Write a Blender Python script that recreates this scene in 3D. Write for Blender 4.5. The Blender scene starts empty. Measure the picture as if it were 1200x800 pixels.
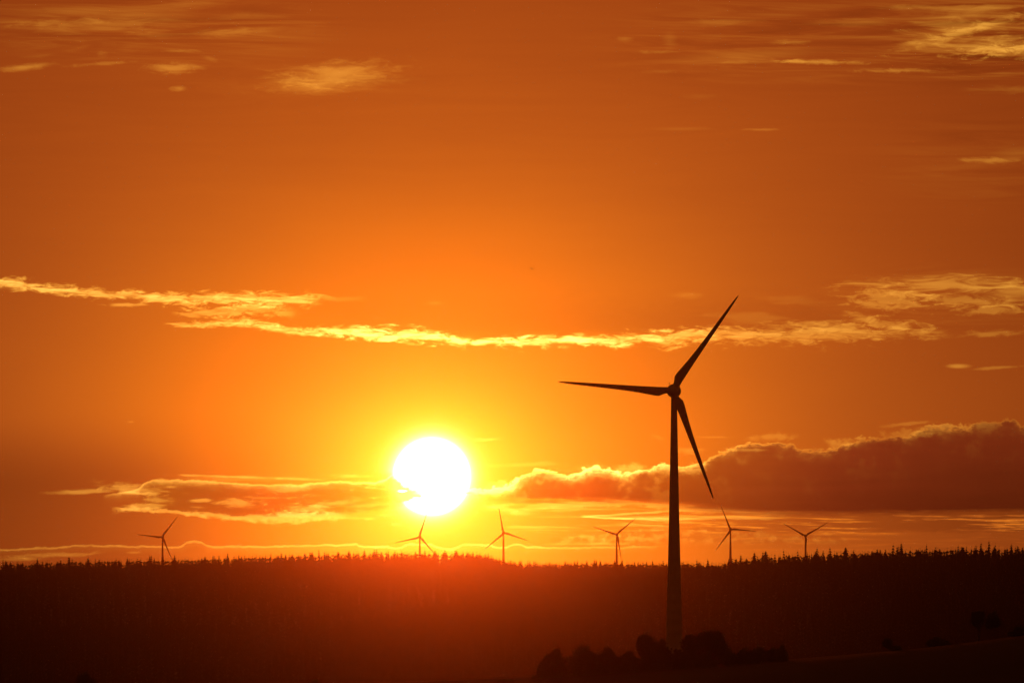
import bpy, bmesh, math, random
import numpy as np
from mathutils import Vector, Matrix, Euler

random.seed(7)
rng = np.random.default_rng(11)
SC = bpy.context.scene
COL = SC.collection

# ------------------------------------------------------------------ camera
F = 10100.0                      # focal length of a 300 mm view, in units of 1/10100 rad
PITCH = math.atan(400.0 / F)     # the true horizon lies at the foot of the frame
cp, sp = math.cos(PITCH), math.sin(PITCH)


def at(px, py, D):
    """world point at distance D along +Y seen in the direction measured on the photograph"""
    a, b = (px - 600.0) / F, (400.0 - py) / F
    d = Vector((a, cp - b * sp, sp + b * cp))
    return d * (D / d.y)


def sky_dir(px, py):
    """azimuth and elevation of that direction, in units of 1/F rad"""
    d = at(px, py, 1.0).normalized()
    return math.atan2(d.x, d.y) * F, math.asin(d.z) * F


cam = bpy.data.cameras.new('camera')
cam.sensor_width = 36.0
cam.lens = 36.0 * F / 1200.0
cam.clip_start, cam.clip_end = 1.0, 200000.0
co = bpy.data.objects.new('camera', cam)
COL.objects.link(co)
co.rotation_euler = (math.pi / 2 + PITCH, 0, 0)
SC.camera = co
SC.view_settings.view_transform = 'Standard'
SC.view_settings.look = 'None'
SC.view_settings.exposure = 0.0
SC.view_settings.gamma = 1.0
SC.view_settings.use_curve_mapping = False
SC.render.engine = 'CYCLES'
SC.cycles.use_denoising = True
SC.cycles.use_adaptive_sampling = False
SC.cycles.denoising_input_passes = 'RGB_ALBEDO'
SC.cycles.max_bounces = 6
SC.cycles.volume_bounces = 1
SC.cycles.diffuse_bounces = 2

SUN_S, SUN_T = sky_dir(506, 558)
SUN_AZ, SUN_EL = SUN_S / F, SUN_T / F

# ------------------------------------------------------------------ sky
W = bpy.data.worlds.new('World')
SC.world = W
W.use_nodes = True
W.cycles.sampling_method = 'NONE'

NT = W.node_tree
NT.nodes.clear()
LK = NT.links


class V:
    """a scalar socket with arithmetic"""
    def __init__(s, sock): s.s = sock
    def __add__(a, b): return mth('ADD', a, b)
    def __radd__(a, b): return mth('ADD', b, a)
    def __sub__(a, b): return mth('SUBTRACT', a, b)
    def __rsub__(a, b): return mth('SUBTRACT', b, a)
    def __mul__(a, b): return mth('MULTIPLY', a, b)
    def __rmul__(a, b): return mth('MULTIPLY', b, a)
    def __truediv__(a, b): return mth('DIVIDE', a, b)
    def __rtruediv__(a, b): return mth("DIVIDE", b, a)
    def __neg__(a): return mth('MULTIPLY', a, -1.0)


def put(sock, v):
    if isinstance(v, V): LK.new(v.s, sock)
    else: sock.default_value = v


def mth(op, a, b=None, c=None):
    n = NT.nodes.new('ShaderNodeMath'); n.operation = op
    put(n.inputs[0], a)
    if b is not None: put(n.inputs[1], b)
    if c is not None: put(n.inputs[2], c)
    return V(n.outputs[0])


def vabs(a): return mth('ABSOLUTE', a)
def vmax(a, b): return mth('MAXIMUM', a, b)
def vmin(a, b): return mth('MINIMUM', a, b)
def vexp(a): return mth('EXPONENT', a)
def vpow(a, b): return mth('POWER', a, b)
def vsqrt(a): return mth('SQRT', a)


def smooth(x, a, b):
    n = NT.nodes.new('ShaderNodeMapRange'); n.interpolation_type = 'SMOOTHSTEP'
    inv = a > b
    put(n.inputs[0], x)
    n.inputs[1].default_value, n.inputs[2].default_value = (b, a) if inv else (a, b)
    n.inputs[3].default_value, n.inputs[4].default_value = (1.0, 0.0) if inv else (0.0, 1.0)
    return V(n.outputs[0])


def curve(x, pts):
    """smooth piecewise function through pts"""
    xs = [p[0] for p in pts]; ys = [p[1] for p in pts]
    x0, x1, y0, y1 = min(xs), max(xs), min(ys), max(ys)
    if y1 - y0 < 1e-9: return x * 0.0 + y0
    n = NT.nodes.new('ShaderNodeFloatCurve')
    c = n.mapping.curves[0]
    n.mapping.use_clip = False
    q = [((a - x0) / (x1 - x0), (b - y0) / (y1 - y0)) for a, b in pts]
    c.points[0].location = q[0]; c.points[1].location = q[-1]
    for p in q[1:-1]: c.points.new(*p)
    for p in c.points: p.handle_type = 'AUTO_CLAMPED'
    n.mapping.update()
    t = mth('MULTIPLY_ADD', x, 1.0 / (x1 - x0), -x0 / (x1 - x0))
    t.s.node.use_clamp = True
    put(n.inputs[1], t)
    return mth('MULTIPLY_ADD', V(n.outputs[0]), y1 - y0, y0)


def along(pts):
    """edge through points measured on the photograph: elevation as a function of azimuth"""
    return curve(S, [sky_dir(*p) for p in pts])


def amount(pts):
    return curve(S, [(sky_dir(p[0], 500)[0], p[1]) for p in pts])


tc = NT.nodes.new('ShaderNodeTexCoord')
sx = NT.nodes.new('ShaderNodeSeparateXYZ')
LK.new(tc.outputs['Generated'], sx.inputs[0])
X, Y, Z = (V(o) for o in sx.outputs)
S = mth('ARCTAN2', X, Y) * F
T = mth('ARCSINE', Z) * F


def noise(wx, wy, detail=4.0, rough=0.55, off=0.0, shear=0.0, dist=0.0, s=None, t=None):
    """fractal noise of about -1..1 with feature size wx by wy"""
    s = s or S; t = t or T
    if shear: t = t - s * shear
    cb = NT.nodes.new('ShaderNodeCombineXYZ')
    put(cb.inputs[0], mth('MULTIPLY_ADD', s, 1.0 / wx, off))
    put(cb.inputs[1], mth('MULTIPLY_ADD', t, 1.0 / wy, off * 1.7))
    n = NT.nodes.new('ShaderNodeTexNoise'); n.noise_dimensions = '2D'
    LK.new(cb.outputs[0], n.inputs['Vector'])
    n.inputs['Scale'].default_value = 1.0
    n.inputs['Detail'].default_value = detail
    n.inputs['Roughness'].default_value = rough
    n.inputs['Distortion'].default_value = dist
    return mth('MULTIPLY_ADD', V(n.outputs['Fac']), 3.6, -1.8)


nWarp = noise(70, 30, 3, 0.5, 3.1)
nFine = noise(24, 6.5, 6, 0.68, 9.2, dist=0.4)
nStr = noise(58, 8, 6, 0.65, 21.7, dist=0.5)
nBig = noise(330, 120, 3, 0.5, 5.5)
nVein = noise(150, 5.0, 4, 0.55, 33.3, dist=0.25)
nCir = noise(240, 15, 5, 0.6, 61.3, dist=0.8)
nHair = noise(90, 3.2, 4, 0.6, 77.1, shear=-.06, dist=0.6)
nPuff = noise(34, 26, 2, 0.5, 12.4)
nPuf2 = noise(12, 9, 4, 0.6, 40.4)

# sky glow falling off from the sun
dS = S - SUN_S
dT = T - SUN_T
up = vmax(dT, 0.0)
r = vsqrt(dS * dS + dT * dT + up * up * 0.35)
P = 2760.0 / vpow(r + 52.0, 1.39) + 0.03
P = P * (1.0 + nBig * .035 + nCir * .03 * smooth(T, 380.0, 700.0))
# thicker air low on both sides, and the smoke-coloured veil above the long streak
low = smooth(T, 325.0, 225.0) * amount([(-200, .40), (60, .46), (230, .32), (400, 0.05), (500, 0.0), (2000, .0)])
P = P * (1.0 - low)
veil = smooth(T + nStr * 7.0, 402.0, 414.0) * smooth(T + nFine * 8.0, 470.0, 418.0) * amount([(0, 0), (330, 0), (430, .13), (700, .16), (950, .14), (1060, 0), (1400, 0)])
P = P * (1.0 - veil)
Q = T * 0.0


def make_wisp_group():
    """node group for one wisp of thin cloud: a soft ellipse eaten by noise, added to what came before"""
    g = bpy.data.node_groups.new('wisp', 'ShaderNodeTree')
    names = ['S', 'T', 'Noise', 'Sum', 'S0', 'T0', 'InvRx', 'InvRy', 'Tilt', 'Amp', 'Soft', 'Light']
    for n in names: g.interface.new_socket(n, in_out='INPUT', socket_type='NodeSocketFloat')
    g.interface.new_socket('Out', in_out='OUTPUT', socket_type='NodeSocketFloat')
    gi = g.nodes.new('NodeGroupInput'); go = g.nodes.new('NodeGroupOutput')
    I = {n: gi.outputs[n] for n in names}

    def m(op, *xs):
        n = g.nodes.new('ShaderNodeMath'); n.operation = op
        for k, x in enumerate(xs):
            if isinstance(x, (int, float)): n.inputs[k].default_value = x
            else: g.links.new(x, n.inputs[k])
        return n.outputs[0]
    ds = m('SUBTRACT', I['S'], I['S0'])
    a = m('MULTIPLY', ds, I['InvRx'])
    b = m('MULTIPLY', m('MULTIPLY_ADD', ds, I['Tilt'], m('SUBTRACT', I['T'], I['T0'])), I['InvRy'])
    e = m('SQRT', m('MULTIPLY_ADD', a, a, m('MULTIPLY', b, b)))
    e = m('MULTIPLY_ADD', I['Noise'], I['Amp'], e)
    k = g.nodes.new('ShaderNodeMapRange'); k.interpolation_type = 'SMOOTHSTEP'
    g.links.new(e, k.inputs[0]); g.links.new(I['Soft'], k.inputs[1])
    k.inputs[2].default_value, k.inputs[3].default_value, k.inputs[4].default_value = 1.0, 1.0, 0.0
    g.links.new(m('MULTIPLY_ADD', k.outputs[0], I['Light'], I['Sum']), go.inputs[0])
    return g


WISP = make_wisp_group()


def blob(cx, cy, rx, ry, k, inten, n1=None, amp=0.6, tilt=0.0, soft=0.15):
    global Q
    s0, t0 = sky_dir(cx, cy)
    n = NT.nodes.new('ShaderNodeGroup'); n.node_tree = WISP
    for name, v in (('S', S), ('T', T), ('Noise', n1 or nStr), ('Sum', Q), ('S0', s0), ('T0', t0), ('InvRx', 1.0 / rx), ('InvRy', 1.0 / ry),
                    ('Tilt', tilt), ('Amp', amp), ('Soft', soft), ('Light', inten)):
        put(n.inputs[name], v)
    Q = V(n.outputs[0])


def band(cen, up, dn, inten, nz=None, amp=0.7, warp=4.0, tex=0.5, soft=0.2):
    """a long streak of lit cloud"""
    v = T + nWarp * warp - along(cen)
    e = vmax(v / amount(up), -v / amount(dn))
    d = smooth(e + (nz or nFine) * amp, 1.0, soft)
    return d * amount(inten) * vmax(1.0 + nStr * tex + nHair * tex * .7, .12)


# -- high wisps, upper left
for w in [(130, 30, 120, 11, .05, nStr, .7, .02), (70, 27, 75, 6, .05, nFine, .6, .03), (165, 18, 110, 12, .04, nBig, .6, .0),
          (268, 38, 65, 7, .06, nStr, .6, .05), (285, 20, 60, 8, .025, nStr, .6, 0), (180, 42, 50, 7, .03, nStr, .6, 0),
          (30, 79, 45, 5.5, .13, nFine, .3, .10), (203, 80, 42, 9, .12, nFine, .4, .03), (120, 75, 55, 3, .06, nFine, .5, .07),
          (213, 60, 30, 3, .06, nFine, .5, 0), (210, 104, 13, 4.5, .10, nFine, .4, 0), (245, 68, 14, 5, .04, nFine, .5, -.2),
          (119, 64, 9, 5, .04, nFine, .5, 0), (45, 66, 30, 4, .025, nStr, .5, .1)]:
    blob(w[0], w[1], w[2], w[3], 0, w[4] * 1.95, w[5], w[6], -w[7], soft=-.05)
blob(388, 92, 98, 23, 0, .20, nStr, .40, -.05, soft=.0)
blob(400, 87, 84, 17, 0, .11, nFine, .65, -.10)
blob(360, 104, 60, 9, 0, .06, nFine, .7, -.06)
blob(345, 97, 45, 9, 0, .05, nFine, .5, .1)
# -- high wisps, upper right
for w in [(1130, 30, 95, 13, .10, nStr, .7, -.06), (1165, 52, 70, 12, .16, nStr, .7, -.05), (1120, 38, 60, 8, .10, nFine, .6, -.22),
          (1190, 60, 55, 12, .12, nFine, .7, 0), (1080, 52, 40, 7, .10, nStr, .6, 0), (1110, 9, 90, 5, .09, nStr, .6, 0),
          (960, 73, 75, 4, .16, nFine, .6, .03), (930, 72, 26, 3, .14, nFine, .4, .02), (1055, 83, 60, 4, .12, nFine, .6, .0),
          (880, 65, 110, 9, .045, nBig, .4, -.05), (870, 73, 60, 3, .06, nFine, .5, .0), (845, 26, 50, 6, .05, nStr, .6, 0),
          (770, 61, 35, 3, .06, nFine, .5, 0), (732, 46, 14, 5, .06, nFine, .4, 0), (785, 48, 12, 14, .035, nStr, .5, 0),
          (925, 50, 30, 3.5, .09, nFine, .5, 0), (1010, 27, 80, 6, .045, nStr, .6, 0), (1180, 105, 70, 6, .05, nStr, .6, 0),
          (1165, 188, 52, 5, .12, nFine, .5, .02), (1190, 180, 60, 12, .04, nBig, .5, -.1), (892, 152, 26, 2.2, .08, nFine, .4, 0),
          (800, 151, 50, 3, .03, nStr, .5, 0), (820, 113, 30, 6, .025, nStr, .5, 0), (775, 84, 30, 3, .03, nFine, .5, 0)]:
    blob(w[0], w[1], w[2], w[3], 0, w[4] * 1.55, w[5], w[6], w[7], soft=-.05)

def field(cx, cy, rx, ry, light, dark, tilt=0.0):
    global P, Q
    s0, t0 = sky_dir(cx, cy)
    a = (S - s0) * (1.0 / rx); b = (T - t0 + (S - s0) * tilt) * (1.0 / ry)
    m = smooth(a * a + b * b, 1.0, 0.0)
    c = smooth(nCir + nHair * .35, -.3, 1.1)
    Q = Q + m * c * light
    P = P * (1.0 - m * smooth(nCir, .2, -1.0) * dark)


field(1010, 40, 360, 75, .085, .22, -.03)
field(1170, 45, 140, 60, .16, .28, -.12)
blob(1140, 34, 90, 8, 0, .16, nFine, .8, -.28)
blob(1170, 58, 70, 9, 0, .2, nFine, .9, -.12)
field(160, 25, 280, 60, .10, .16, .02)
field(1150, 190, 150, 60, .03, .12)
field(1100, 350, 170, 50, .06, .10)
field(330, 95, 200, 40, .02, .03)

# -- the long bright streak across the middle
Q = Q + band([(-60, 322), (0, 331), (100, 341), (200, 348), (270, 350), (350, 350), (400, 351)],
             [(-60, 8), (0, 8), (200, 8), (300, 11), (350, 9), (390, 3)], [(-60, 8), (0, 9), (120, 8), (260, 12), (340, 11), (390, 3)],
             [(-60, .5), (0, .75), (120, .8), (250, .95), (340, .9), (385, .15), (410, 0), (2000, 0)], warp=4, amp=.8, tex=.62, soft=-.1)
Q = Q + band([(200, 382), (250, 380), (330, 384), (430, 392), (520, 397), (600, 401), (700, 399), (800, 395), (900, 392), (1000, 390), (1110, 389)],
             [(200, 3), (250, 7), (400, 9), (440, 13), (560, 8), (700, 9), (850, 13), (1000, 13), (1120, 5)],
             [(200, 3), (250, 6), (400, 8), (520, 9), (700, 9), (850, 13), (1000, 13), (1120, 6)],
             [(190, 0), (215, .6), (300, 1.1), (430, 2.0), (540, 2.3), (640, 2.0), (740, 1.3), (830, .65), (900, .38), (1040, .26), (1100, .14), (1125, 0), (2000, 0)], warp=5, amp=.85, tex=.62, soft=-.15)
Q = Q + band([(210, 364), (300, 364), (400, 360)], [(210, 4), (300, 8), (400, 3)], [(210, 5), (300, 9), (400, 3)],
             [(200, 0), (240, .4), (310, .45), (345, .1), (360, 0), (2000, 0)], warp=5, amp=.8)
blob(150, 357, 34, 3, 0, .4, nFine, .5)
blob(510, 355, 14, 3, 0, .15, nFine, .5)
blob(400, 350, 34, 5, 0, .12, nFine, .7)
# -- feathery patch, right
for w in [(1110, 333, 130, 13, .26, nStr, .7, -.0), (1040, 350, 62, 18, .22, nFine, .8, .05), (1130, 352, 90, 8, .20, nFine, .7, .05),
          (1190, 342, 60, 16, .18, nStr, .7, .0), (1160, 363, 60, 7, .20, nFine, .7, .0), (1010, 372, 30, 6, .15, nFine, .7, .2),
          (1040, 380, 62, 9, .20, nFine, .7, .1), (960, 386, 60, 14, .14, nStr, .7, .05), (880, 372, 60, 10, .08, nStr, .7, .05),
          (1160, 391, 45, 5, .16, nFine, .5, -.04), (1122, 429, 20, 4, .26, nWarp, .2, .0), (1165, 431, 38, 2.6, .14, nFine, .4, -.06),
          (805, 346, 26, 5, .09, nFine, .5, .0), (930, 352, 50, 7, .05, nStr, .7, .1)]:
    blob(w[0], w[1], w[2], w[3], 0, w[4], w[5], w[6], w[7])
# -- small lit scraps above the sun
for w in [(570, 515, 24, 2.4, .5, nFine, .4, -.03), (535, 514, 14, 2, .5, nFine, .4, 0), (622, 544, 60, 3.5, .30, nStr, .6, -.03), (690, 548, 40, 6, .2, nFine, .6, 0),
          (770, 512, 10, 3, .12, nFine, .4, .25), (835, 512, 30, 1.8, .12, nFine, .4, 0), (805, 528, 22, 6, .2, nFine, .6, 0), (153, 494, 5, 1.2, .2, nFine, .3, 0)]:
    blob(w[0], w[1], w[2], w[3], 0, w[4], w[5], w[6], w[7])

# -- striated low cloud to the right of the sun
vm = smooth(T + nFine * 4.0, 172.0, 182.0) * smooth(T + nFine * 4.0, 216.0, 205.0)
vein = smooth(nVein + nHair * .45 + nFine * 0.25, -.1, 0.95)
Q = Q + vm * vein * amount([(0, 0), (560, 0), (600, .35), (700, .55), (800, .33), (900, .24), (1040, .15), (1200, .11), (1400, .08)])
P = P * (1.0 + vm * (vein * 1.5 - .35) * amount([(0, 0), (720, 0), (860, .5), (1000, .8), (1200, .9), (1400, .9)]))
lowr = smooth(T + nVein * 4.0, 150.0, 160.0) * smooth(T, 182.0, 172.0) * amount([(0, 0), (760, 0), (900, .5), (1200, .8)])
P = P * (1.0 + lowr * (smooth(nVein + nStr * .5, -.2, 1.2) * .6 - .15))
Q = Q + band([(600, 596), (640, 593), (690, 588), (760, 592), (830, 598), (1000, 601)], [(600, 4), (680, 6), (760, 4), (1000, 3)], [(600, 4), (680, 6), (760, 5), (1000, 4)],
             [(560, 0), (600, .45), (680, .55), (780, .3), (900, .14), (1000, 0), (2000, 0)], warp=3, amp=.7)
Q = Q + band([(685, 605), (740, 601), (800, 598)], [(685, 1.5), (800, 2)], [(685, 1.5), (800, 2)], [(680, 0), (700, .6), (790, .4), (830, 0), (2000, 0)], warp=1.5, amp=.4)
Q = Q + band([(685, 605), (740, 607), (960, 606)], [(685, 1.5), (800, 2.5)], [(685, 1.5), (800, 2.5)], [(680, 0), (700, .6), (790, .4), (900, .2), (960, 0), (2000, 0)], warp=1.5, amp=.5)
# clumps over the far hills
cl = smooth(T, 160.0, 168.0) * smooth(T + nPuff * 7.0 - along([(640, 640), (670, 628), (720, 624), (780, 618), (880, 622), (960, 628), (1010, 640)]), 3.0, -3.0)
cl = cl * amount([(630, 0), (655, 1), (960, 1), (1020, 0), (2000, 0)])
Q = Q + cl * smooth(nPuf2 + nStr * 0.5, -0.5, 0.8) * amount([(640, .55), (720, .45), (800, .22), (1000, .1)])
P = P * (1.0 - cl * .1)

# -- big dark cumulus bank on the right
edge = along([(520, 590), (545, 577), (575, 572), (600, 566), (615, 556), (640, 551), (668, 556), (700, 549), (740, 556), (775, 545), (800, 547), (830, 540),
              (852, 526), (880, 521), (925, 519), (940, 527), (985, 526), (1010, 514), (1060, 511), (1090, 501), (1140, 499), (1165, 497), (1180, 493), (1200, 500), (1300, 512)])
dE = edge + vabs(nPuff) * 6.0 + vabs(nPuf2) * 5.0 + nStr * 2.5 + nFine * 1.5 - 3.0 - T
aE = smooth(dE, -1.0, 5.0)
botE = along([(520, 585), (600, 588), (680, 590), (760, 592), (860, 601), (960, 604), (1200, 601), (1400, 601)])
aE = aE * smooth(T + nVein * 4.0 + nHair * 3.0 - botE, -5.0, 9.0) * amount([(500, 0), (545, .0), (610, .9), (700, 1), (2000, 1)])
body = amount([(540, 1.6), (600, .70), (650, .42), (720, .38), (790, .37), (870, .31), (1000, .20), (1100, .145), (1200, .125), (1500, .11)])
body = body * (1.0 + nPuff * .035 + nBig * .10 + nCir * .07) * smooth(T, 60.0, 400.0)
body = body * 1.62
P = P + (body - P) * aE
Q = Q * (1.0 - aE)
redE = body * aE * amount([(600, -.5), (720, -.5), (880, .25), (1050, 1), (1300, 1)])
rim = smooth(dE, -3.0, 0.5) * vexp(vmax(dE, 0.0) * mth('MULTIPLY_ADD', nPuff, 0.10, -0.26))
lit = amount([(520, 3.4), (560, 3.4), (610, 2.7), (680, 2.0), (760, 1.4), (850, .68), (930, .30), (1060, .22), (1150, .16), (1250, .1)])
Q = Q + rim * lit * vmax(.9 + nStr * .45 + nWarp * .45 + nBig * .3, .06) * amount([(500, 0), (520, .6), (560, 1), (2000, 1)])
inner = smooth(nPuff + nPuf2 * .5, .15, 1.0) * smooth(dE, 0.0, 4.0) * vexp(vmax(dE, 0.0) * -0.055)
Q = Q + inner * lit * .5 * amount([(500, 0), (545, .0), (600, 1), (1150, 1), (1250, 0)])
# lit shoulders of the bank
for w in [(737, 549, 26, 9, .55, nPuf2, .5, -.1), (905, 512, 36, 6, .16, nPuf2, .5, -.05), (985, 520, 24, 8, .2, nPuf2, .5, 0), (1075, 507, 52, 8, .13, nPuf2, .6, -.1),
          (1060, 497, 40, 3, .12, nFine, .5, -.1), (880, 527, 30, 2.5, .16, nFine, .4, 0), (585, 572, 34, 11, .9, nPuf2, .5, 0)]:
    blob(w[0], w[1], w[2], w[3], 0, w[4], w[5], w[6], w[7])

# -- cloud left of the sun: dim body between two lit edges
top = along([(120, 580), (158, 574), (170, 566), (182, 562), (240, 563), (300, 567), (340, 568), (400, 564), (430, 565), (448, 563), (470, 550), (500, 548)])
bot = along([(120, 594), (180, 597), (240, 602), (300, 606), (380, 604), (440, 598), (480, 592), (520, 586)])
dtop = top + vabs(nPuf2) * 1.8 + vabs(nPuff) * 2.0 + nStr * .8 - 1.8 - T
dbot = T - bot + nPuf2 * 2.0
aD = smooth(dtop, -1.0, 3.0) * smooth(dbot, -2.0, 3.0) * amount([(100, 0), (150, .0), (185, 1), (440, 1), (478, .8), (500, 0), (2000, 0)])
bD = amount([(150, .31), (250, .33), (340, .50), (400, .85), (440, 1.7), (470, 3.8), (500, 4.8)]) * mth('MULTIPLY_ADD', nStr, .08, 1.0)
P = P + (bD - P) * aD
rip = aD * smooth(nStr + nFine * .7 + nHair * .3, .3, 1.8)
litD = amount([(100, .3), (180, .62), (260, .75), (340, .8), (420, 1.3), (460, 2.0), (500, 2.5)])
Q = Q + rip * litD * .85
gate = amount([(120, 0), (160, 1), (455, 1), (480, 0), (2000, 0)])
Q = Q + smooth(dtop, -2.2, 0.2) * vexp(vmax(dtop, 0.0) * mth('MULTIPLY_ADD', nFine, .12, -.36)) * litD * gate
Q = Q + smooth(vabs(dbot + 1.0) * mth('MULTIPLY_ADD', nFine, .12, .22) / amount([(140, .7), (220, .8), (290, 1.2), (340, 1.9), (390, 1.7), (430, .7)]), 1.0, .2) * litD * amount([(130, 0), (150, .9), (240, .8), (330, .95), (395, .8), (425, 0), (2000, 0)]) * mth('MULTIPLY_ADD', nPuf2, .3, .85)
for w in [(98, 576, 62, 4, .34, nFine, .35, -.04), (150, 572, 44, 8, .38, nFine, .7, .15), (165, 578, 22, 3, .25, nFine, .5, .05), (165, 594, 32, 6, .36, nFine, .7, -.1),
          (185, 586, 20, 4, .30, nFine, .5, 0), (235, 586, 18, 3, .42, nFine, .4, -.05), (280, 589, 34, 6, .42, nFine, .7, 0), (232, 594, 12, 1.6, .2, nFine, .3, .05),
          (285, 560, 80, 5, .18, nStr, .5, -.0), (262, 558, 80, 2, .4, nFine, .4, .03), (340, 572, 36, 6, .42, nFine, .6, -.1), (352, 561, 40, 2.2, .4, nFine, .4, .05),
          (310, 583, 24, 2, .2, nFine, .4, 0), (360, 596, 44, 6, .45, nFine, .8, .05), (395, 589, 40, 6, .45, nFine, .8, -.05), (425, 592, 40, 3, .4, nFine, .6, -.05),
          (345, 601, 42, 6, .4, nPuf2, .8, .0), (420, 607, 26, 2, .3, nFine, .5, 0), (455, 603, 14, 2, .35, nFine, .5, 0), (465, 614, 9, 2, .5, nFine, .4, 0), (410, 558, 34, 3, .5, nFine, .5, 0),
          (432, 608, 10, 1.6, .3, nFine, .5, 0), (590, 592, 30, 3, .5, nFine, .6, -.1), (610, 601, 20, 4, .4, nFine, .6, 0)]:
    blob(w[0], w[1], w[2], w[3], 0, w[4], w[5], w[6], w[7])

# -- thin lit cloud edge just over the hills
wav = along([(-60, 645), (0, 644), (60, 641), (130, 639), (180, 640), (205, 641), (218, 636), (235, 635), (243, 640), (300, 640), (345, 639), (392, 638), (405, 636.5), (418, 637),
             (425, 640), (450, 640), (466, 642), (480, 637), (505, 638), (528, 643), (545, 638), (570, 638), (590, 641), (605, 637), (620, 641), (700, 641), (800, 638)])
lv = T - wav - vabs(nPuf2) * 1.3 - nPuff * 1.2 + .6
Q = Q + (smooth(vabs(lv), 1.9, 0.3) * 1.0 + smooth(lv, -9.0, 0.0) * smooth(lv, 2.0, 0.5) * .22) * amount([(-60, .15), (0, .2), (150, .25), (250, .38), (380, .6), (480, .85), (600, .75), (660, .45), (760, .22), (800, 0), (2000, 0)]) * mth('MULTIPLY_ADD', nFine, .35, .9)
for w in [(60, 650, 75, 4, .17, nFine, .6, -.04), (20, 655, 50, 3, .12, nStr, .5, 0), (157, 647, 12, 1.8, .15, nFine, .4, 0), (700, 637, 70, 2, .3, nFine, .5, 0)]:
    blob(w[0], w[1], w[2], w[3], 0, w[4], w[5], w[6], w[7])

# -- sun, partly behind the near cloud
ntop = along([(440, 553), (462, 558), (472, 567), (483, 572), (492, 577), (501, 583), (510, 587)])
notch = smooth(ntop + nFine * 2.6 + nPuf2 * 2.2 - T, -6.0, 5.0) * smooth(T + nFine * 1.8 + nPuf2 * 1.8 - along([(440, 590), (471, 588.5), (488, 584.5), (498, 580.5)]), -1.5, 3.0) * amount([(400, 1), (494, 1), (502, 0), (2000, 0)])
sn, st = sky_dir(471, 575)
isl = smooth(vsqrt((S - sn) * (S - sn) * (1 / 7.0 ** 2) + (T - st) * (T - st) * (1 / 1.8 ** 2)) + nFine * .3, 1.1, .5)
nr, nq = sky_dir(545, 577)
bite = smooth(vsqrt((S - nr) * (S - nr) * (1 / 9.0 ** 2) + (T - nq) * (T - nq) * (1 / 1.6 ** 2)) + nFine * .3, 1.1, .5)
notch = vmax(notch * (1.0 - isl * .8), bite * .8)
rr = vsqrt(dS * dS + dT * dT)
disc = smooth(rr, 47.5, 38.5) * 5.5
halo = vexp(vmax(rr - 45.0, 0.0) * (-1.0 / 6.0)) * 2.4
keep = 1.0 - notch * .99
disc = disc * keep
halo = halo * (1.0 - notch * .6) * (1.0 - aD * .5)


def tint(v, c):
    n = NT.nodes.new('ShaderNodeVectorMath'); n.operation = 'SCALE'
    n.inputs[0].default_value = c
    put(n.inputs['Scale'], v)
    return n.outputs[0]


def vadd(a, b):
    n = NT.nodes.new('ShaderNodeVectorMath'); n.operation = 'ADD'
    LK.new(a, n.inputs[0]); LK.new(b, n.inputs[1])
    return n.outputs[0]


col = vadd(vadd(vadd(vadd(tint(P * mth('MULTIPLY_ADD', smooth(P, .15, .95), -.011, .022), (.0, .0, 1.0)), tint(P, (1.0, .0, .0))), tint(P * mth('MULTIPLY_ADD', smooth(P, .18, .75), .042, .186), (.0, 1.0, .0))), tint(Q, (1.0, .54, .05))), tint(vmin(Q * Q, 4.0), (.0, .04, .045)))
col = vadd(col, tint(redE, (.0, -.05, .008)))
col = vadd(col, tint(aD * bD, (.0, .055, .0)))
col = vadd(col, tint(halo, (1.0, .80, .35)))
col = vadd(col, tint(disc, (1.0, .9, .6)))
bgA = NT.nodes.new('ShaderNodeBackground')
LK.new(col, bgA.inputs['Color'])
bgA.inputs['Strength'].default_value = 1.0
# daylight left in the rest of the sky (a warm white balance, as in the photograph)
nis = NT.nodes.new('ShaderNodeTexSky'); nis.sky_type = 'NISHITA'; nis.sun_disc = False
nis.sun_elevation = SUN_EL; nis.sun_rotation = SUN_AZ
nis.air_density, nis.dust_density, nis.ozone_density = 3.0, 5.0, 1.0
wb = NT.nodes.new('ShaderNodeVectorMath'); wb.operation = 'MULTIPLY'
LK.new(nis.outputs[0], wb.inputs[0]); wb.inputs[1].default_value = (1.0, .30, .06)
bgB = NT.nodes.new('ShaderNodeBackground')
LK.new(wb.outputs[0], bgB.inputs['Color'])
bgB.inputs['Strength'].default_value = 0.035
ad = NT.nodes.new('ShaderNodeAddShader')
LK.new(bgA.outputs[0], ad.inputs[0]); LK.new(bgB.outputs[0], ad.inputs[1])
wo = NT.nodes.new('ShaderNodeOutputWorld')
LK.new(ad.outputs[0], wo.inputs['Surface'])

# ------------------------------------------------------------------ sun lamp
sl = bpy.data.lights.new('sun_lamp', 'SUN')
sl.energy = 0.091
sl.angle = math.radians(0.53)
sl.color = (1.0, .075, .003)
so = bpy.data.objects.new('sun_lamp', sl)
COL.objects.link(so)
sd = Vector((math.sin(SUN_AZ) * math.cos(SUN_EL), math.cos(SUN_AZ) * math.cos(SUN_EL), math.sin(SUN_EL)))
so.rotation_euler = sd.to_track_quat('Z', 'Y').to_euler()
so.location = sd * 500

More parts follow.
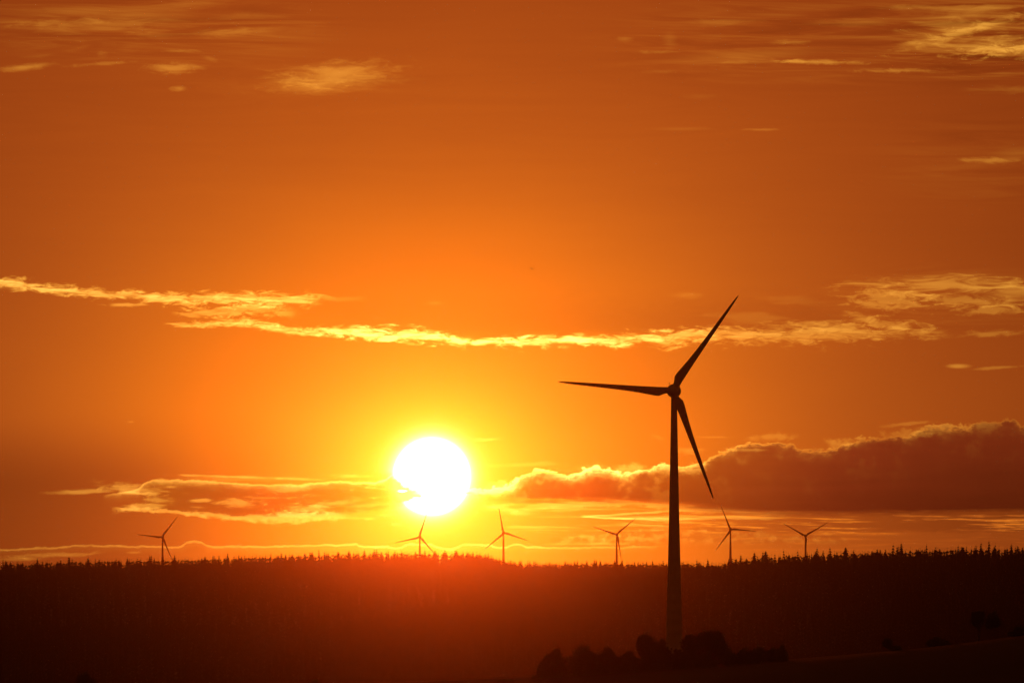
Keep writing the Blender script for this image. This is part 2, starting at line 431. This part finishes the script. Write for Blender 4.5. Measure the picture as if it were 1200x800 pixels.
# ------------------------------------------------------------------ materials
def mat(name, c1, c2, scale=1.0, rough=.8, detail=4, bump=0.0, spec=.3):
    m = bpy.data.materials.new(name); m.use_nodes = True
    nt = m.node_tree; b = nt.nodes['Principled BSDF']
    t = nt.nodes.new('ShaderNodeTexCoord')
    n = nt.nodes.new('ShaderNodeTexNoise'); n.inputs['Scale'].default_value = scale; n.inputs['Detail'].default_value = detail
    nt.links.new(t.outputs['Object'], n.inputs['Vector'])
    rmp = nt.nodes.new('ShaderNodeValToRGB')
    rmp.color_ramp.elements[0].position, rmp.color_ramp.elements[1].position = .35, .65
    rmp.color_ramp.elements[0].color = (*c1, 1); rmp.color_ramp.elements[1].color = (*c2, 1)
    nt.links.new(n.outputs['Fac'], rmp.inputs[0]); nt.links.new(rmp.outputs[0], b.inputs['Base Color'])
    b.inputs['Roughness'].default_value = rough
    b.inputs['Specular IOR Level'].default_value = spec
    if bump:
        bp = nt.nodes.new('ShaderNodeBump'); bp.inputs['Strength'].default_value = bump
        nt.links.new(n.outputs['Fac'], bp.inputs['Height']); nt.links.new(bp.outputs[0], b.inputs['Normal'])
    return m


M_CONE = mat('spruce_needles', (.021, .031, .014), (.025, .036, .016), .4, .9)
M_LEAF = mat('broad_leaves', (.070, .095, .034), (.090, .115, .044), .6, .85)
M_BARK = mat('bark', (.06, .045, .03), (.12, .09, .06), 1.2, .95, bump=.4)
M_GRND = mat('field_and_meadow', (.018, .021, .011), (.036, .033, .018), .012, .95, 8)
M_CONC = mat('painted_concrete', (.50, .50, .49), (.60, .60, .58), .25, .55, 5)
M_SHEL = mat('white_glassfibre', (.56, .56, .55), (.64, .64, .62), .5, .35, 3)
M_STEE = mat('grey_steel', (.25, .25, .25), (.35, .35, .35), 2.0, .4)
M_FEAT = mat('dark_feathers', (.02, .018, .016), (.05, .045, .04), 8.0, .8)

# ------------------------------------------------------------------ object helpers
def tag(o, label=None, cat=None, group=None, kind=None):
    for k, v in (('label', label), ('category', cat), ('group', group), ('kind', kind)):
        if v: o[k] = v
    return o


def link_mesh(name, me, m, parent=None, smooth_=False):
    o = bpy.data.objects.new(name, me)
    COL.objects.link(o)
    if m and not me.materials: me.materials.append(m)
    if smooth_: me.shade_smooth()
    if parent: o.parent = parent
    return o


def mesh_np(name, v, f):
    """mesh from vertex and face arrays (all faces with the same corner count)"""
    me = bpy.data.meshes.new(name)
    v = np.asarray(v, dtype=np.float32); f = np.asarray(f, dtype=np.int32)
    k = f.shape[1]
    me.vertices.add(len(v)); me.vertices.foreach_set('co', v.ravel())
    me.loops.add(f.size); me.loops.foreach_set('vertex_index', f.ravel())
    me.polygons.add(len(f)); me.polygons.foreach_set('loop_start', np.arange(0, f.size, k, dtype=np.int32))
    me.update(calc_edges=True)
    me.validate()
    return me


def empty(name, loc):
    o = bpy.data.objects.new(name, None)
    o.location = loc; o.empty_display_size = 2
    COL.objects.link(o)
    return o


# ------------------------------------------------------------------ terrain
def pl(px, py, D):
    return at(px, py, D).z


def prof(D, pts, sub):
    """ground height along a crest at distance D from its outline on the photograph, less the height of what grows there"""
    xs = np.array([at(p[0], p[1], D).x for p in pts]); zs = np.array([at(p[0], p[1], D).z - sub for p in pts])
    return lambda x: np.interp(x, xs, zs)


D_L, D_C, D_R, D_F, D_T = 9500.0, 10300.0, 8000.0, 1920.0, 14500.0
KN = D_F / 2950.0        # bush distances below are listed for a crest at 2950
crestL = prof(D_L, [(-1500, 696.2), (-600, 676.2), (-200, 661.2), (0, 657.2), (100, 655.2), (200, 653.2), (300, 649.2), (400, 646.2), (500, 645.2), (560, 646.2), (580, 650.7), (600, 656.2), (625, 662.2), (680, 674.2), (900, 711.2)], 19.0)
crestC = prof(D_C, [(-1500, 716.2), (0, 686.2), (400, 666.2), (560, 658.2), (700, 656.2), (800, 656.2), (1000, 664.2), (2500, 716.2)], 20.0)
crestR = prof(D_R, [(400, 728.0), (600, 688.0), (690, 676.0), (745, 668.0), (790, 662.5), (810, 660.0), (850, 656.0), (880, 651.0), (900, 648.0), (950, 645.0), (1000, 643.0), (1100, 640.0), (1200, 639.5), (1500, 643.0), (2400, 698.0)], 18.5)
crestF = prof(D_F, [(-3000, 820), (0, 813), (300, 806), (600, 797), (700, 790), (800, 784), (900, 776), (1000, 767), (1100, 757), (1200, 745), (1500, 735), (4000, 760)], 0.0)
HUBS = [(190.5, 629), (492, 629), (590, 624), (722.7, 625.9), (856, 620), (944, 627.5)]
HUBH = 95.0
farG = (lambda xs, zs: (lambda x: np.interp(x, xs, zs)))(np.array([at(h[0], h[1], D_T).x for h in HUBS]), np.array([at(h[0], h[1], D_T).z - HUBH for h in HUBS]))


def sst(a, b, x):
    t = np.clip((x - a) / (b - a), 0, 1)
    return t * t * (3 - 2 * t)


def ground(x, y):
    x = np.asarray(x, dtype=float); y = np.asarray(y, dtype=float)
    base = np.interp(y, [-500, 0, 400, 1100, 1500, 2500, 5000, 7500, 9500, 11500, 14500, 18000, 26000], [-2, -2, -7, -10, -8, -16, -25, -10, 30, 80, 110, 130, 150])
    f = -30 + (crestF(x) + 30) * np.where(y < D_F + 110, sst(1150, D_F - 40, y), sst(D_F + 600, D_F + 130, y))
    l = -40 + (crestL(x) + 40) * np.where(y < D_L, sst(D_L - 1900, D_L + 60, y), 1 - .6 * sst(D_L + 60, D_L + 1500, y))
    c = -40 + (crestC(x) + 40) * np.where(y < D_C, sst(D_C - 1800, D_C + 60, y), 1 - .3 * sst(D_C + 60, D_C + 2000, y))
    rr_ = -40 + (crestR(x) + 40) * np.where(y < D_R, sst(D_R - 1500, D_R + 60, y), 1 - .7 * sst(D_R + 60, D_R + 1500, y))
    t = -40 + (farG(x) + 40) * sst(1600, 300, np.abs(y - D_T))
    h = np.maximum.reduce([base, f, l, c, rr_, t])
    h = h + .8 * np.sin(x * .021 + 1.3) * np.sin(y * .013) * sst(400, 1500, y)
    return h


def G(x, y): return float(ground(x, y))


gx = np.concatenate([np.arange(-6000, -900, 170), np.arange(-900, 900, 9), np.arange(900, 6001, 170)])
gy = np.concatenate([np.arange(-500, 1100, 80), np.arange(1100, 2700, 12), np.arange(2700, 6000, 60), np.arange(6000, 11000, 30), np.arange(11000, 26001, 200)])
xx, yy = np.meshgrid(gx, gy)
zz = ground(xx, yy)
nx, ny = len(gx), len(gy)
ii = (np.arange(ny - 1)[:, None] * nx + np.arange(nx - 1)[None, :]).ravel()
gme = mesh_np('ground', np.stack([xx.ravel(), yy.ravel(), zz.ravel()], 1), np.stack([ii, ii + 1, ii + nx + 1, ii + nx], 1))
tag(link_mesh('ground', gme, M_GRND, smooth_=True), kind='structure')

# ------------------------------------------------------------------ conifers
def conifer(tiers, arms, seed, slim=.17, bare=.06):
    """spruce of unit height: a tapering stem and tiers of drooping ragged boughs"""
    rs = random.Random(seed)
    v, f = [], []
    for k in range(4):
        a = k * math.pi / 2
        v.append((.012 * math.cos(a), .012 * math.sin(a), -.06))
    v.append((0, 0, 1.0))
    for k in range(4): f.append((k, (k + 1) % 4, 4))
    for t in range(tiers):
        q = t / (tiers - 1.0)
        z = bare + (1 - bare) * (q ** .9) * .97
        R = slim * (1 - q) ** .85 + .012
        n = max(5, int(arms * (1 - q * .4)))
        a0 = rs.random() * 6.28
        for k in range(n):
            a = a0 + k * 6.2832 / n + rs.uniform(-.25, .25)
            rr_ = R * rs.uniform(.55, 1.2)
            w = 3.1 / n * rs.uniform(.7, 1.2)
            dz = rr_ * rs.uniform(.35, .9)
            b = len(v)
            zt = min(1.0, z + .10 * (1 - q) + .05)
            v.append((0, 0, zt))
            v.append((rr_ * .6 * math.cos(a - w), rr_ * .6 * math.sin(a - w), z - dz * .2))
            v.append((rr_ * math.cos(a), rr_ * math.sin(a), z - dz * .6))
            v.append((rr_ * .6 * math.cos(a + w), rr_ * .6 * math.sin(a + w), z - dz * .2))
            f.append((b, b + 1, b + 2)); f.append((b, b + 2, b + 3))
    return np.array(v), np.array(f)


con_meshes = []
for k in range(12):
    v, f = conifer(9 + k % 4, 9 + k % 3, 50 + k, slim=(.19, .23, .27, .32)[k % 4], bare=(.05, .02, .12)[k % 3])
    if k % 4 == 3:                       # older trees with blunt, broken tops
        v[:, 2] = np.where(v[:, 2] > .8, .8 + (v[:, 2] - .8) * .45, v[:, 2])
    me = mesh_np('conifer_tree', v, f); me.materials.append(M_CONE)
    con_meshes.append(me)


def conifer_row(D, pa, pb, n, hmin, hmax, jitter, label, group):
    for i in range(n):
        px = pa + (pb - pa) * (i + rng.uniform(-1.1, 1.1) + .5) / n
        y = D + rng.uniform(-jitter, 20)
        x = at(px, 650, y).x
        q = .5 + .3 * math.sin(px * .19 + D) + .25 * math.sin(px * .071 + 1.7) + rng.normal(0, .3)
        h = hmin + (hmax - hmin) * min(1.15, max(-.25, q))
        o = bpy.data.objects.new('conifer_tree', con_meshes[int(rng.integers(12))])
        o.location = (x, y, G(x, y) - .3)
        w = h * rng.uniform(.85, 1.25)
        o.scale = (w, w, h)
        o.rotation_euler = (rng.normal(0, .035), rng.normal(0, .035), rng.uniform(0, 6.28))
        COL.objects.link(o)
        tag(o, label, 'tree', group)


conifer_row(D_L, -8, 606, 134, 18.8, 23.0, 90, 'small dark conifer on the skyline of the ridge below and left of the sun', 'conifers along the left ridge')
conifer_row(D_C, 600, 806, 58, 19.5, 23, 90, 'tiny hazy conifer on the far flat ridge between sun and large turbine', 'conifers along the far middle ridge')
conifer_row(D_R, 797, 1208, 104, 16.5, 23.6, 80, 'dark pointed conifer on the skyline of the nearer ridge right of the large turbine', 'conifers along the right ridge')


def mass(D, depth, pa, pb, step, hmin, hmax, tmpl):
    pts = []
    for y in np.arange(D - depth, D + 240, step):
        x0, x1 = at(pa, 650, y).x, at(pb, 650, y).x
        xs = np.arange(x0, x1, step)
        pts.append(np.stack([xs + rng.uniform(-.45, .45, len(xs)) * step, y + rng.uniform(-.45, .45, len(xs)) * step], 1))
    p = np.concatenate(pts)
    z = ground(p[:, 0], p[:, 1]) - .3
    n = len(p)
    h = rng.uniform(hmin, hmax, n); w = h * rng.uniform(.9, 1.4, n); a = rng.uniform(0, 6.28, n)
    tv, tf = tmpl
    ca, sa = np.cos(a)[:, None], np.sin(a)[:, None]
    vx = (tv[None, :, 0] * ca - tv[None, :, 1] * sa) * w[:, None] + p[:, 0][:, None]
    vy = (tv[None, :, 0] * sa + tv[None, :, 1] * ca) * w[:, None] + p[:, 1][:, None]
    vz = tv[None, :, 2] * h[:, None] + z[:, None]
    V_ = np.stack([vx, vy, vz], 2).reshape(-1, 3)
    F_ = (tf[None] + (np.arange(n) * len(tv))[:, None, None]).reshape(-1, 3)
    return V_, F_


tm = conifer(5, 7, 3, slim=.20)
vs, fs, off = [], [], 0
for args in [(D_L, 2700, -60, 740, 11.0, 15.5, 20.8), (D_C, 1500, 540, 860, 10.0, 16, 21.0), (D_R, 1900, 400, 1260, 9.0, 14, 19.6)]:
    v, f = mass(*args, tm)
    vs.append(v); fs.append(f + off); off += len(v)
fo = link_mesh('forest', mesh_np('forest', np.concatenate(vs), np.concatenate(fs)), M_CONE)
tag(fo, 'dark conifer forest covering the slopes of the ridges', 'forest', kind='stuff')

# ------------------------------------------------------------------ broadleaf trees and bushes by the turbine
def leaf_crown(name, w, h, z0, lobes, n, leaf, seed, parent):
    """leaf clumps scattered through several uneven lobes (a dome of lobes from the ground up for a bush)"""
    rs = np.random.default_rng(seed)
    bush = z0 < h * .14
    L = []
    for i in range(lobes):
        a = rs.uniform(0, 6.28)
        if bush:
            q = rs.uniform(0, .37) * w if i else 0.0
            top = h * max(.3, 1 - (q / (w * .5)) ** 2.4) * (rs.uniform(.74, .98) if i else .97)
            L.append((q * math.cos(a), q * math.sin(a), z0 + top * .42, rs.uniform(.16, .23) * w, top * .58))
        else:
            q = rs.uniform(.1, .62) * w / 2
            rad = rs.uniform(.30, .5)
            L.append((q * math.cos(a), q * math.sin(a), z0 + h * rs.uniform(.22, .74), rad * w * .62, rad * h * .66))
    if not bush: L.append((0, 0, z0 + h * .52, w * .34, h * .46))
    c = np.array([L[int(i)] for i in rs.integers(0, len(L), n)])
    d = rs.normal(size=(n, 3)); d /= np.linalg.norm(d, axis=1)[:, None]
    q = rs.uniform(.3, 1.0, n) ** .55 * np.where(rs.random(n) > .93, 1.18, 1.0)
    p = np.stack([c[:, 0] + d[:, 0] * c[:, 3] * q, c[:, 1] + d[:, 1] * c[:, 3] * q, np.maximum(c[:, 2] + d[:, 2] * c[:, 4] * q, .1)], 1)
    u = rs.normal(size=(n, 3)); u /= np.linalg.norm(u, axis=1)[:, None]
    t = np.cross(u, rs.normal(size=(n, 3))); t /= np.linalg.norm(t, axis=1)[:, None]
    s = (leaf * rs.uniform(.5, 1.3, n))[:, None]
    quad = np.stack([p + u * s, p + t * s * .6, p - u * s, p - t * s * .6], 1).reshape(-1, 3)
    return link_mesh(name, mesh_np(name, quad, np.arange(4 * n).reshape(-1, 4)), M_LEAF, parent)


def limb_mesh(name, segs, parent):
    bm = bmesh.new()
    for (a, b, r0, r1) in segs:
        a, b = Vector(a), Vector(b)
        q = (b - a).to_track_quat('Z', 'Y')
        ra = [bm.verts.new(a + q @ Vector((r0 * math.cos(k * 1.0472), r0 * math.sin(k * 1.0472), 0))) for k in range(6)]
        rb = [bm.verts.new(b + q @ Vector((r1 * math.cos(k * 1.0472), r1 * math.sin(k * 1.0472), 0))) for k in range(6)]
        for k in range(6): bm.faces.new((ra[k], ra[(k + 1) % 6], rb[(k + 1) % 6], rb[k]))
        bm.faces.new(rb)
    me = bpy.data.meshes.new(name); bm.to_mesh(me); bm.free()
    return link_mesh(name, me, M_BARK, parent)


def plant(name, px, topy, wpx, D, label, cat, group, seed, trunk=.25):
    rs = random.Random(seed)
    D = D * KN
    x = at(px, topy, D).x
    z = G(x, D)
    h = at(px, topy, D).z - z
    w = wpx * D / F * (1.25 if cat == 'shrub' else 1.0)
    root = tag(empty(name, (x, D, z - .1)), label, cat, group)
    z0 = h * trunk
    segs = [((0, 0, -.6), (0, 0, h * .5), max(.08, h * .03), max(.05, h * .016))]
    for i in range(6):
        a = rs.uniform(0, 6.28); q = rs.uniform(.2, .36) * w
        zz0 = h * rs.uniform(max(.12, trunk * .8), .5)
        segs.append(((0, 0, zz0), (q * math.cos(a), q * math.sin(a), zz0 + h * rs.uniform(.14, .36)), h * .013 + .03, .02))
    limb_mesh('trunk' if cat == 'tree' else 'stem', segs, root)
    leaf_crown('crown' if cat == 'tree' else 'foliage', w, h - z0, z0, 9, int(1200 + 45 * h * w), .30, seed, root)
    return root


BY = 'bushes and trees at the foot of the large turbine'
spec = [
    ('shrub', 631, 787, 13, 2950, 'tiny bush at the left end of the row by the large turbine', 'shrub', .05),
    ('shrub', 652, 755, 36, 2965, 'broad dark bush, the last big one at the left end of the turbine hedge row', 'shrub', .05),
    ('shrub', 684, 751, 44, 2970, 'widest dome-shaped bush, second from the left in the turbine hedge row', 'shrub', .05),
    ('shrub', 713, 755, 36, 2975, 'dark bush between the widest dome bush and the low gap left of the tower', 'shrub', .05),
    ('shrub', 737, 758, 30, 2970, 'low rounded bush just left of the round tree beside the tower', 'shrub', .06),
    ('broadleaf_tree', 757, 736, 30, 2985, 'round-crowned tree standing just left of the large turbine tower', 'tree', .16),
    ('shrub', 758, 765, 30, 2965, 'low bush under the crown of the round tree left of the tower', 'shrub', .05),
    ('shrub', 824, 764, 36, 2968, 'low bush in the shade below the largest spreading tree', 'shrub', .05),
    ('shrub', 776, 746, 26, 3000, 'dark bush touching the left side of the large turbine tower', 'shrub', .08),
    ('shrub', 796, 758, 26, 2975, 'bush directly in front of the foot of the large turbine tower', 'shrub', .08),
    ('broadleaf_tree', 811, 741, 24, 3000, 'slim tree touching the right side of the large turbine tower', 'tree', .16),
    ('broadleaf_tree', 835, 736, 42, 2985, 'largest spreading tree right of the large turbine tower', 'tree', .15),
    ('shrub', 853, 760, 22, 2975, 'small bush under the right edge of the largest spreading tree', 'shrub', .06),
    ('shrub', 871, 756, 30, 2970, 'bush after the gap right of the largest spreading tree', 'shrub', .05),
    ('shrub', 890, 754, 28, 2972, 'rounded bush in the middle of the low row right of the tower', 'shrub', .05),
    ('shrub', 906, 756, 22, 2972, 'bush next to the narrow upright one in the right-hand row', 'shrub', .05),
    ('shrub', 917, 753, 10, 2970, 'narrow upright bush ending the row right of the tower', 'shrub', .08),
    ('broadleaf_tree', 1040, 747, 15, 2960, 'small lone tree on the dark field edge', 'tree', .2),
    ('shrub', 1051, 755, 14, 2960, 'low bush close beside the small lone tree on the field edge', 'shrub', .05),
    ('shrub', 1098, 744, 24, 2965, 'bush on the field edge between the lone tree and the tall pair', 'shrub', .06),
    ('broadleaf_tree', 1147, 714, 19, 2965, 'left one of the tall pair of trees on the dark field edge', 'tree', .34),
    ('broadleaf_tree', 1164, 715, 18, 2975, 'right one of the tall pair of trees on the dark field edge', 'tree', .34),
    ('shrub', 1194, 731, 28, 2965, 'bush at the right edge of the picture on the dark field', 'shrub', .06),
    ('shrub', 101, 784, 25, 2950, 'rounded bush at the bottom edge of the picture, below the leftmost turbine', 'shrub', .06),
    ('shrub', 76, 796, 18, 2950, 'small bush next to the rounded one in the bottom left corner', 'shrub', .06),
    ('shrub', 60, 797, 14, 2952, 'lowest bush top in the bottom left corner', 'shrub', .06),
    ('shrub', 369, 795, 14, 2950, 'bush top at the bottom edge of the picture, left of below the sun', 'shrub', .06),
    ('shrub', 592, 794, 18, 2950, 'bush at the bottom edge of the picture, left of the turbine hedge row', 'shrub', .06),
]
for i, s_ in enumerate(spec):
    plant(s_[0], s_[1], s_[2], s_[3], s_[4], s_[5], s_[6], BY if 640 < s_[1] < 920 else 'scattered bushes and trees on the field edge', 300 + i, s_[7])

# ------------------------------------------------------------------ wind turbines
def lathe(name, pr, m, parent, axis='Z', seg=40, origin=(0, 0, 0)):
    bm = bmesh.new()
    rings = []
    for (rad, h) in pr:
        if rad < 1e-6:
            rings.append([bm.verts.new((0, 0, h))])
        else:
            rings.append([bm.verts.new((rad * math.cos(k * 2 * math.pi / seg), rad * math.sin(k * 2 * math.pi / seg), h)) for k in range(seg)])
    for a, b in zip(rings, rings[1:]):
        for k in range(seg):
            k2 = (k + 1) % seg
            if len(a) == 1: bm.faces.new((a[0], b[k2], b[k]))
            elif len(b) == 1: bm.faces.new((a[k], a[k2], b[0]))
            else: bm.faces.new((a[k], a[k2], b[k2], b[k]))
    if axis == 'Y':
        bm.transform(Matrix.Rotation(-math.pi / 2, 4, 'X'))
    bm.normal_update()
    bmesh.ops.recalc_face_normals(bm, faces=bm.faces)
    me = bpy.data.meshes.new(name); bm.to_mesh(me); bm.free()
    o = link_mesh(name, me, m, parent, True)
    o.location = origin
    return o


U = 41.5 / 134.0        # metres for one unit of the measured blade outline


def blade_mesh():
    sec = [(3.0, -3.7, 3.7, 6.9), (8.0, -3.7, 4.1, 6.3), (11, -3.4, 5.4, 5.0), (15, -3.2, 7.5, 3.9), (20, -3.0, 7.5, 3.3), (28, -2.75, 6.6, 2.7), (40, -2.4, 5.3, 2.1), (55, -2.15, 4.2, 1.6),
           (75, -1.8, 3.3, 1.2), (95, -1.5, 2.55, .9), (112, -1.2, 1.95, .65), (124, -.9, 1.4, .45), (130, -.65, .9, .3), (133, -.35, .45, .18), (134, -.1, .1, .06)]
    N = 16
    bm = bmesh.new(); rings = []
    for (rd, le, te, th) in sec:
        ring = []
        mid, c = (le + te) / 2, (te - le) / 2
        w = min(1.0, max(0.0, (rd - 6) / 12.0))
        for k in range(N):
            a = 2 * math.pi * k / N
            ch = math.cos(a)                       # +1 trailing edge
            t = math.sin(a) * th / 2 * (1 - w * .55 * max(0, ch))
            tw = math.radians(14) * (1 - rd / 134.0) ** 2
            xx_ = -(mid + c * ch)                  # trailing edge lies counter-clockwise seen from upwind
            ring.append(bm.verts.new((U * (xx_ * math.cos(tw) - t * math.sin(tw)), U * (xx_ * math.sin(tw) + t * math.cos(tw)), U * rd)))
        rings.append(ring)
    for a, b in zip(rings, rings[1:]):
        for k in range(N): bm.faces.new((a[k], a[(k + 1) % N], b[(k + 1) % N], b[k]))
    bm.faces.new(rings[-1]); bm.faces.new(list(reversed(rings[0])))
    bmesh.ops.recalc_face_normals(bm, faces=bm.faces)
    me = bpy.data.meshes.new('blade'); bm.to_mesh(me); bm.free()
    return me


def build_turbine(base, hubh, yaw, angs, label, group, k=1.0):
    hubh = hubh / k
    root = tag(empty('wind_turbine', base), label, 'wind turbine', group)
    root.rotation_euler = (0, 0, yaw)
    root.scale = (k, k, k)
    # tower: a flared concrete shaft in rings, its axis 4.2 m behind the rotor
    pr = [(3.35, -3.0)]
    ctrl = [(0, 3.25), (8, 3.0), (18, 2.72), (30, 2.38), (45, 2.0), (60, 1.66), (75, 1.36), (88, 1.12), (93, 1.06)]
    hs = [c[0] for c in ctrl]; rs_ = [c[1] for c in ctrl]
    h = 0.0
    while h < hubh - 2.2:
        rad = float(np.interp(h * 93 / (hubh - 2), hs, rs_))
        pr += [(rad, h), (rad - .02, h + .03), (rad - .02, h + .07), (rad, h + .10)]
        h += 3.8
    pr += [(1.06, hubh - 2.0), (1.25, hubh - 1.9), (1.25, hubh - 1.4), (0, hubh - 1.39)]
    lathe('tower', pr, M_CONC, root, origin=(0, 0, 0))
    H = hubh
    # egg-shaped nacelle (axis along local Y, rotor towards -Y)
    lathe('nacelle', [(0, 6.6), (.7, 6.3), (1.35, 5.6), (1.95, 4.3), (2.2, 2.6), (2.42, .8), (2.48, -.6), (2.42, -2.0), (2.3, -2.5), (0, -2.52)], M_SHEL, root, 'Y', 40, (0, 0, H))
    lathe('hub', [(0, -6.9), (.5, -6.8), (1.1, -6.4), (1.65, -5.7), (1.95, -4.8), (2.12, -3.8), (2.18, -2.9), (2.14, -2.62), (0, -2.6)], M_SHEL, root, 'Y', 40, (0, 0, H))
    bme = BLADE
    for a in angs:
        o = link_mesh('blade', bme, M_SHEL, root, True)
        o.location = (0, -4.2, H)
        o.rotation_euler = (0, math.radians(90 - a), 0)
    for sx_ in (-1, 1):
        bm = bmesh.new()
        bmesh.ops.create_cone(bm, cap_ends=True, segments=8, radius1=.06, radius2=.04, depth=1.5, matrix=Matrix.Translation((0, 0, .75)))
        bmesh.ops.create_cone(bm, cap_ends=True, segments=8, radius1=.14, radius2=.12, depth=.35, matrix=Matrix.Translation((0, 0, 1.6)))
        bmesh.ops.create_cone(bm, cap_ends=True, segments=6, radius1=.04, radius2=.04, depth=.8, matrix=Matrix.Translation((0, 0, 1.15)) @ Matrix.Rotation(math.pi / 2, 4, 'Y'))
        me = bpy.data.meshes.new('weather_mast'); bm.to_mesh(me); bm.free()
        o = link_mesh('weather_mast', me, M_STEE, root)
        o.location = (sx_ * 1.9, 1.4, H + 1.3)
    return root


def copy_turbine(src, loc, yaw, angs, label, group):
    r2 = src.copy(); COL.objects.link(r2)
    r2.location = loc; r2.rotation_euler = (0, 0, yaw)
    tag(r2, label, 'wind turbine', group)
    k = 0
    for ch in list(src.children):
        c = ch.copy(); COL.objects.link(c); c.parent = r2
        if c.name.startswith('blade'):
            c.rotation_euler = (0, math.radians(90 - angs[k]), 0); k += 1
    return r2


BLADE = blade_mesh()
D_M = 2000.0
KM = D_M / 3090.0
KT = 30.0 * D_T / F / 41.0
GRP = 'distant turbines behind the ridges'
hub = at(788.2, 457.5, D_M - 4.2 * KM)
ax = at(790.0, 600, D_M)
gz = G(ax.x, D_M)
YAW = math.radians(-8.0)
main_t = build_turbine((ax.x, D_M, gz), hub.z - gz, YAW, (55.0, 175.3, -69.3), 'large dark wind turbine in the field, its tower rising from bushes', None, KM)
far_info = [
    ((52.5, 174, -66), -8, 'leftmost small turbine on the ridge, far left of the sun'),
    ((73, 193, -48), -5, 'small turbine directly below the sun, a blade tip touching its disc'),
    ((101, -18, 221), 5, 'small turbine just right of the sun where the tall trees end'),
    ((40.6, 162, -80), 3, 'small turbine left of the large tower with one blade hanging beside its mast'),
    ((113, -4, 234), 6, 'small turbine right of the large tower with one blade pointing up'),
    ((30.6, 151, -90), 0, 'rightmost small turbine, two blades raised in a V above the trees'),
]
far_src = None
for (hp, (angs, yaw, lab)) in zip(HUBS, far_info):
    p = at(hp[0], hp[1], D_T)
    loc = (p.x, D_T, p.z - HUBH)
    if far_src is None:
        far_src = build_turbine(loc, HUBH, math.radians(yaw), angs, lab, GRP, KT)
    else:
        copy_turbine(far_src, loc, math.radians(yaw), angs, lab, GRP)

# ------------------------------------------------------------------ a bird high above the turbine
def bird():
    bm = bmesh.new()
    body = [(0, -.24, .01), (.035, -.19, .05), (.05, -.08, .065), (.05, .05, .06), (.03, .16, .035), (.055, .26, .012), (0, .27, .008)]
    rings = []
    for (w, y, hgt) in body:
        rings.append([bm.verts.new((max(w, .004) * math.cos(k * .7854), y, max(hgt, .004) * math.sin(k * .7854))) for k in range(8)])
    for a, b in zip(rings, rings[1:]):
        for k in range(8): bm.faces.new((a[k], a[(k + 1) % 8], b[(k + 1) % 8], b[k]))
    bm.faces.new(rings[-1]); bm.faces.new(list(reversed(rings[0])))
    for s in (-1, 1):
        w = [(.03, -.09, .02), (.03, .09, .02), (.26, .08, .13), (.52, .07, .08), (.50, .02, .085), (.27, -.10, .135)]
        up = [bm.verts.new((s * p[0], p[1], p[2])) for p in w]
        dn = [bm.verts.new((s * p[0], p[1], p[2] - .012)) for p in w]
        n = len(w)
        bm.faces.new(up); bm.faces.new(list(reversed(dn)))
        for k in range(n): bm.faces.new((up[k], dn[k], dn[(k + 1) % n], up[(k + 1) % n]))
    bmesh.ops.recalc_face_normals(bm, faces=bm.faces)
    me = bpy.data.meshes.new('bird'); bm.to_mesh(me); bm.free()
    o = link_mesh('bird', me, M_FEAT)
    o.location = at(623, 315, 1700)
    o.rotation_euler = (math.radians(8), math.radians(22), math.radians(35))
    tag(o, 'tiny bird flying high in the orange sky', 'bird')


bird()

# ------------------------------------------------------------------ the hazy air
bm = bmesh.new()
bmesh.ops.create_cube(bm, size=1.0)
lo, hi = Vector((-6100, -600, -45)), Vector((6100, 26200, 315))
for v in bm.verts:
    v.co = Vector(((v.co.x + .5) * (hi.x - lo.x) + lo.x, (v.co.y + .5) * (hi.y - lo.y) + lo.y, (v.co.z + .5) * (hi.z - lo.z) + lo.z))
hm = bpy.data.meshes.new('haze'); bm.to_mesh(hm); bm.free()
m = bpy.data.materials.new('haze_air'); m.use_nodes = True
nt = m.node_tree; nt.nodes.clear()
pv = nt.nodes.new('ShaderNodeVolumePrincipled')
pv.inputs['Color'].default_value = (.40, .40, .40, 1)
pv.inputs['Density'].default_value = 6.9e-6
pv.inputs['Anisotropy'].default_value = .9875
mo = nt.nodes.new('ShaderNodeOutputMaterial')
nt.links.new(pv.outputs[0], mo.inputs['Volume'])
tag(link_mesh('haze', hm, m), kind='stuff')
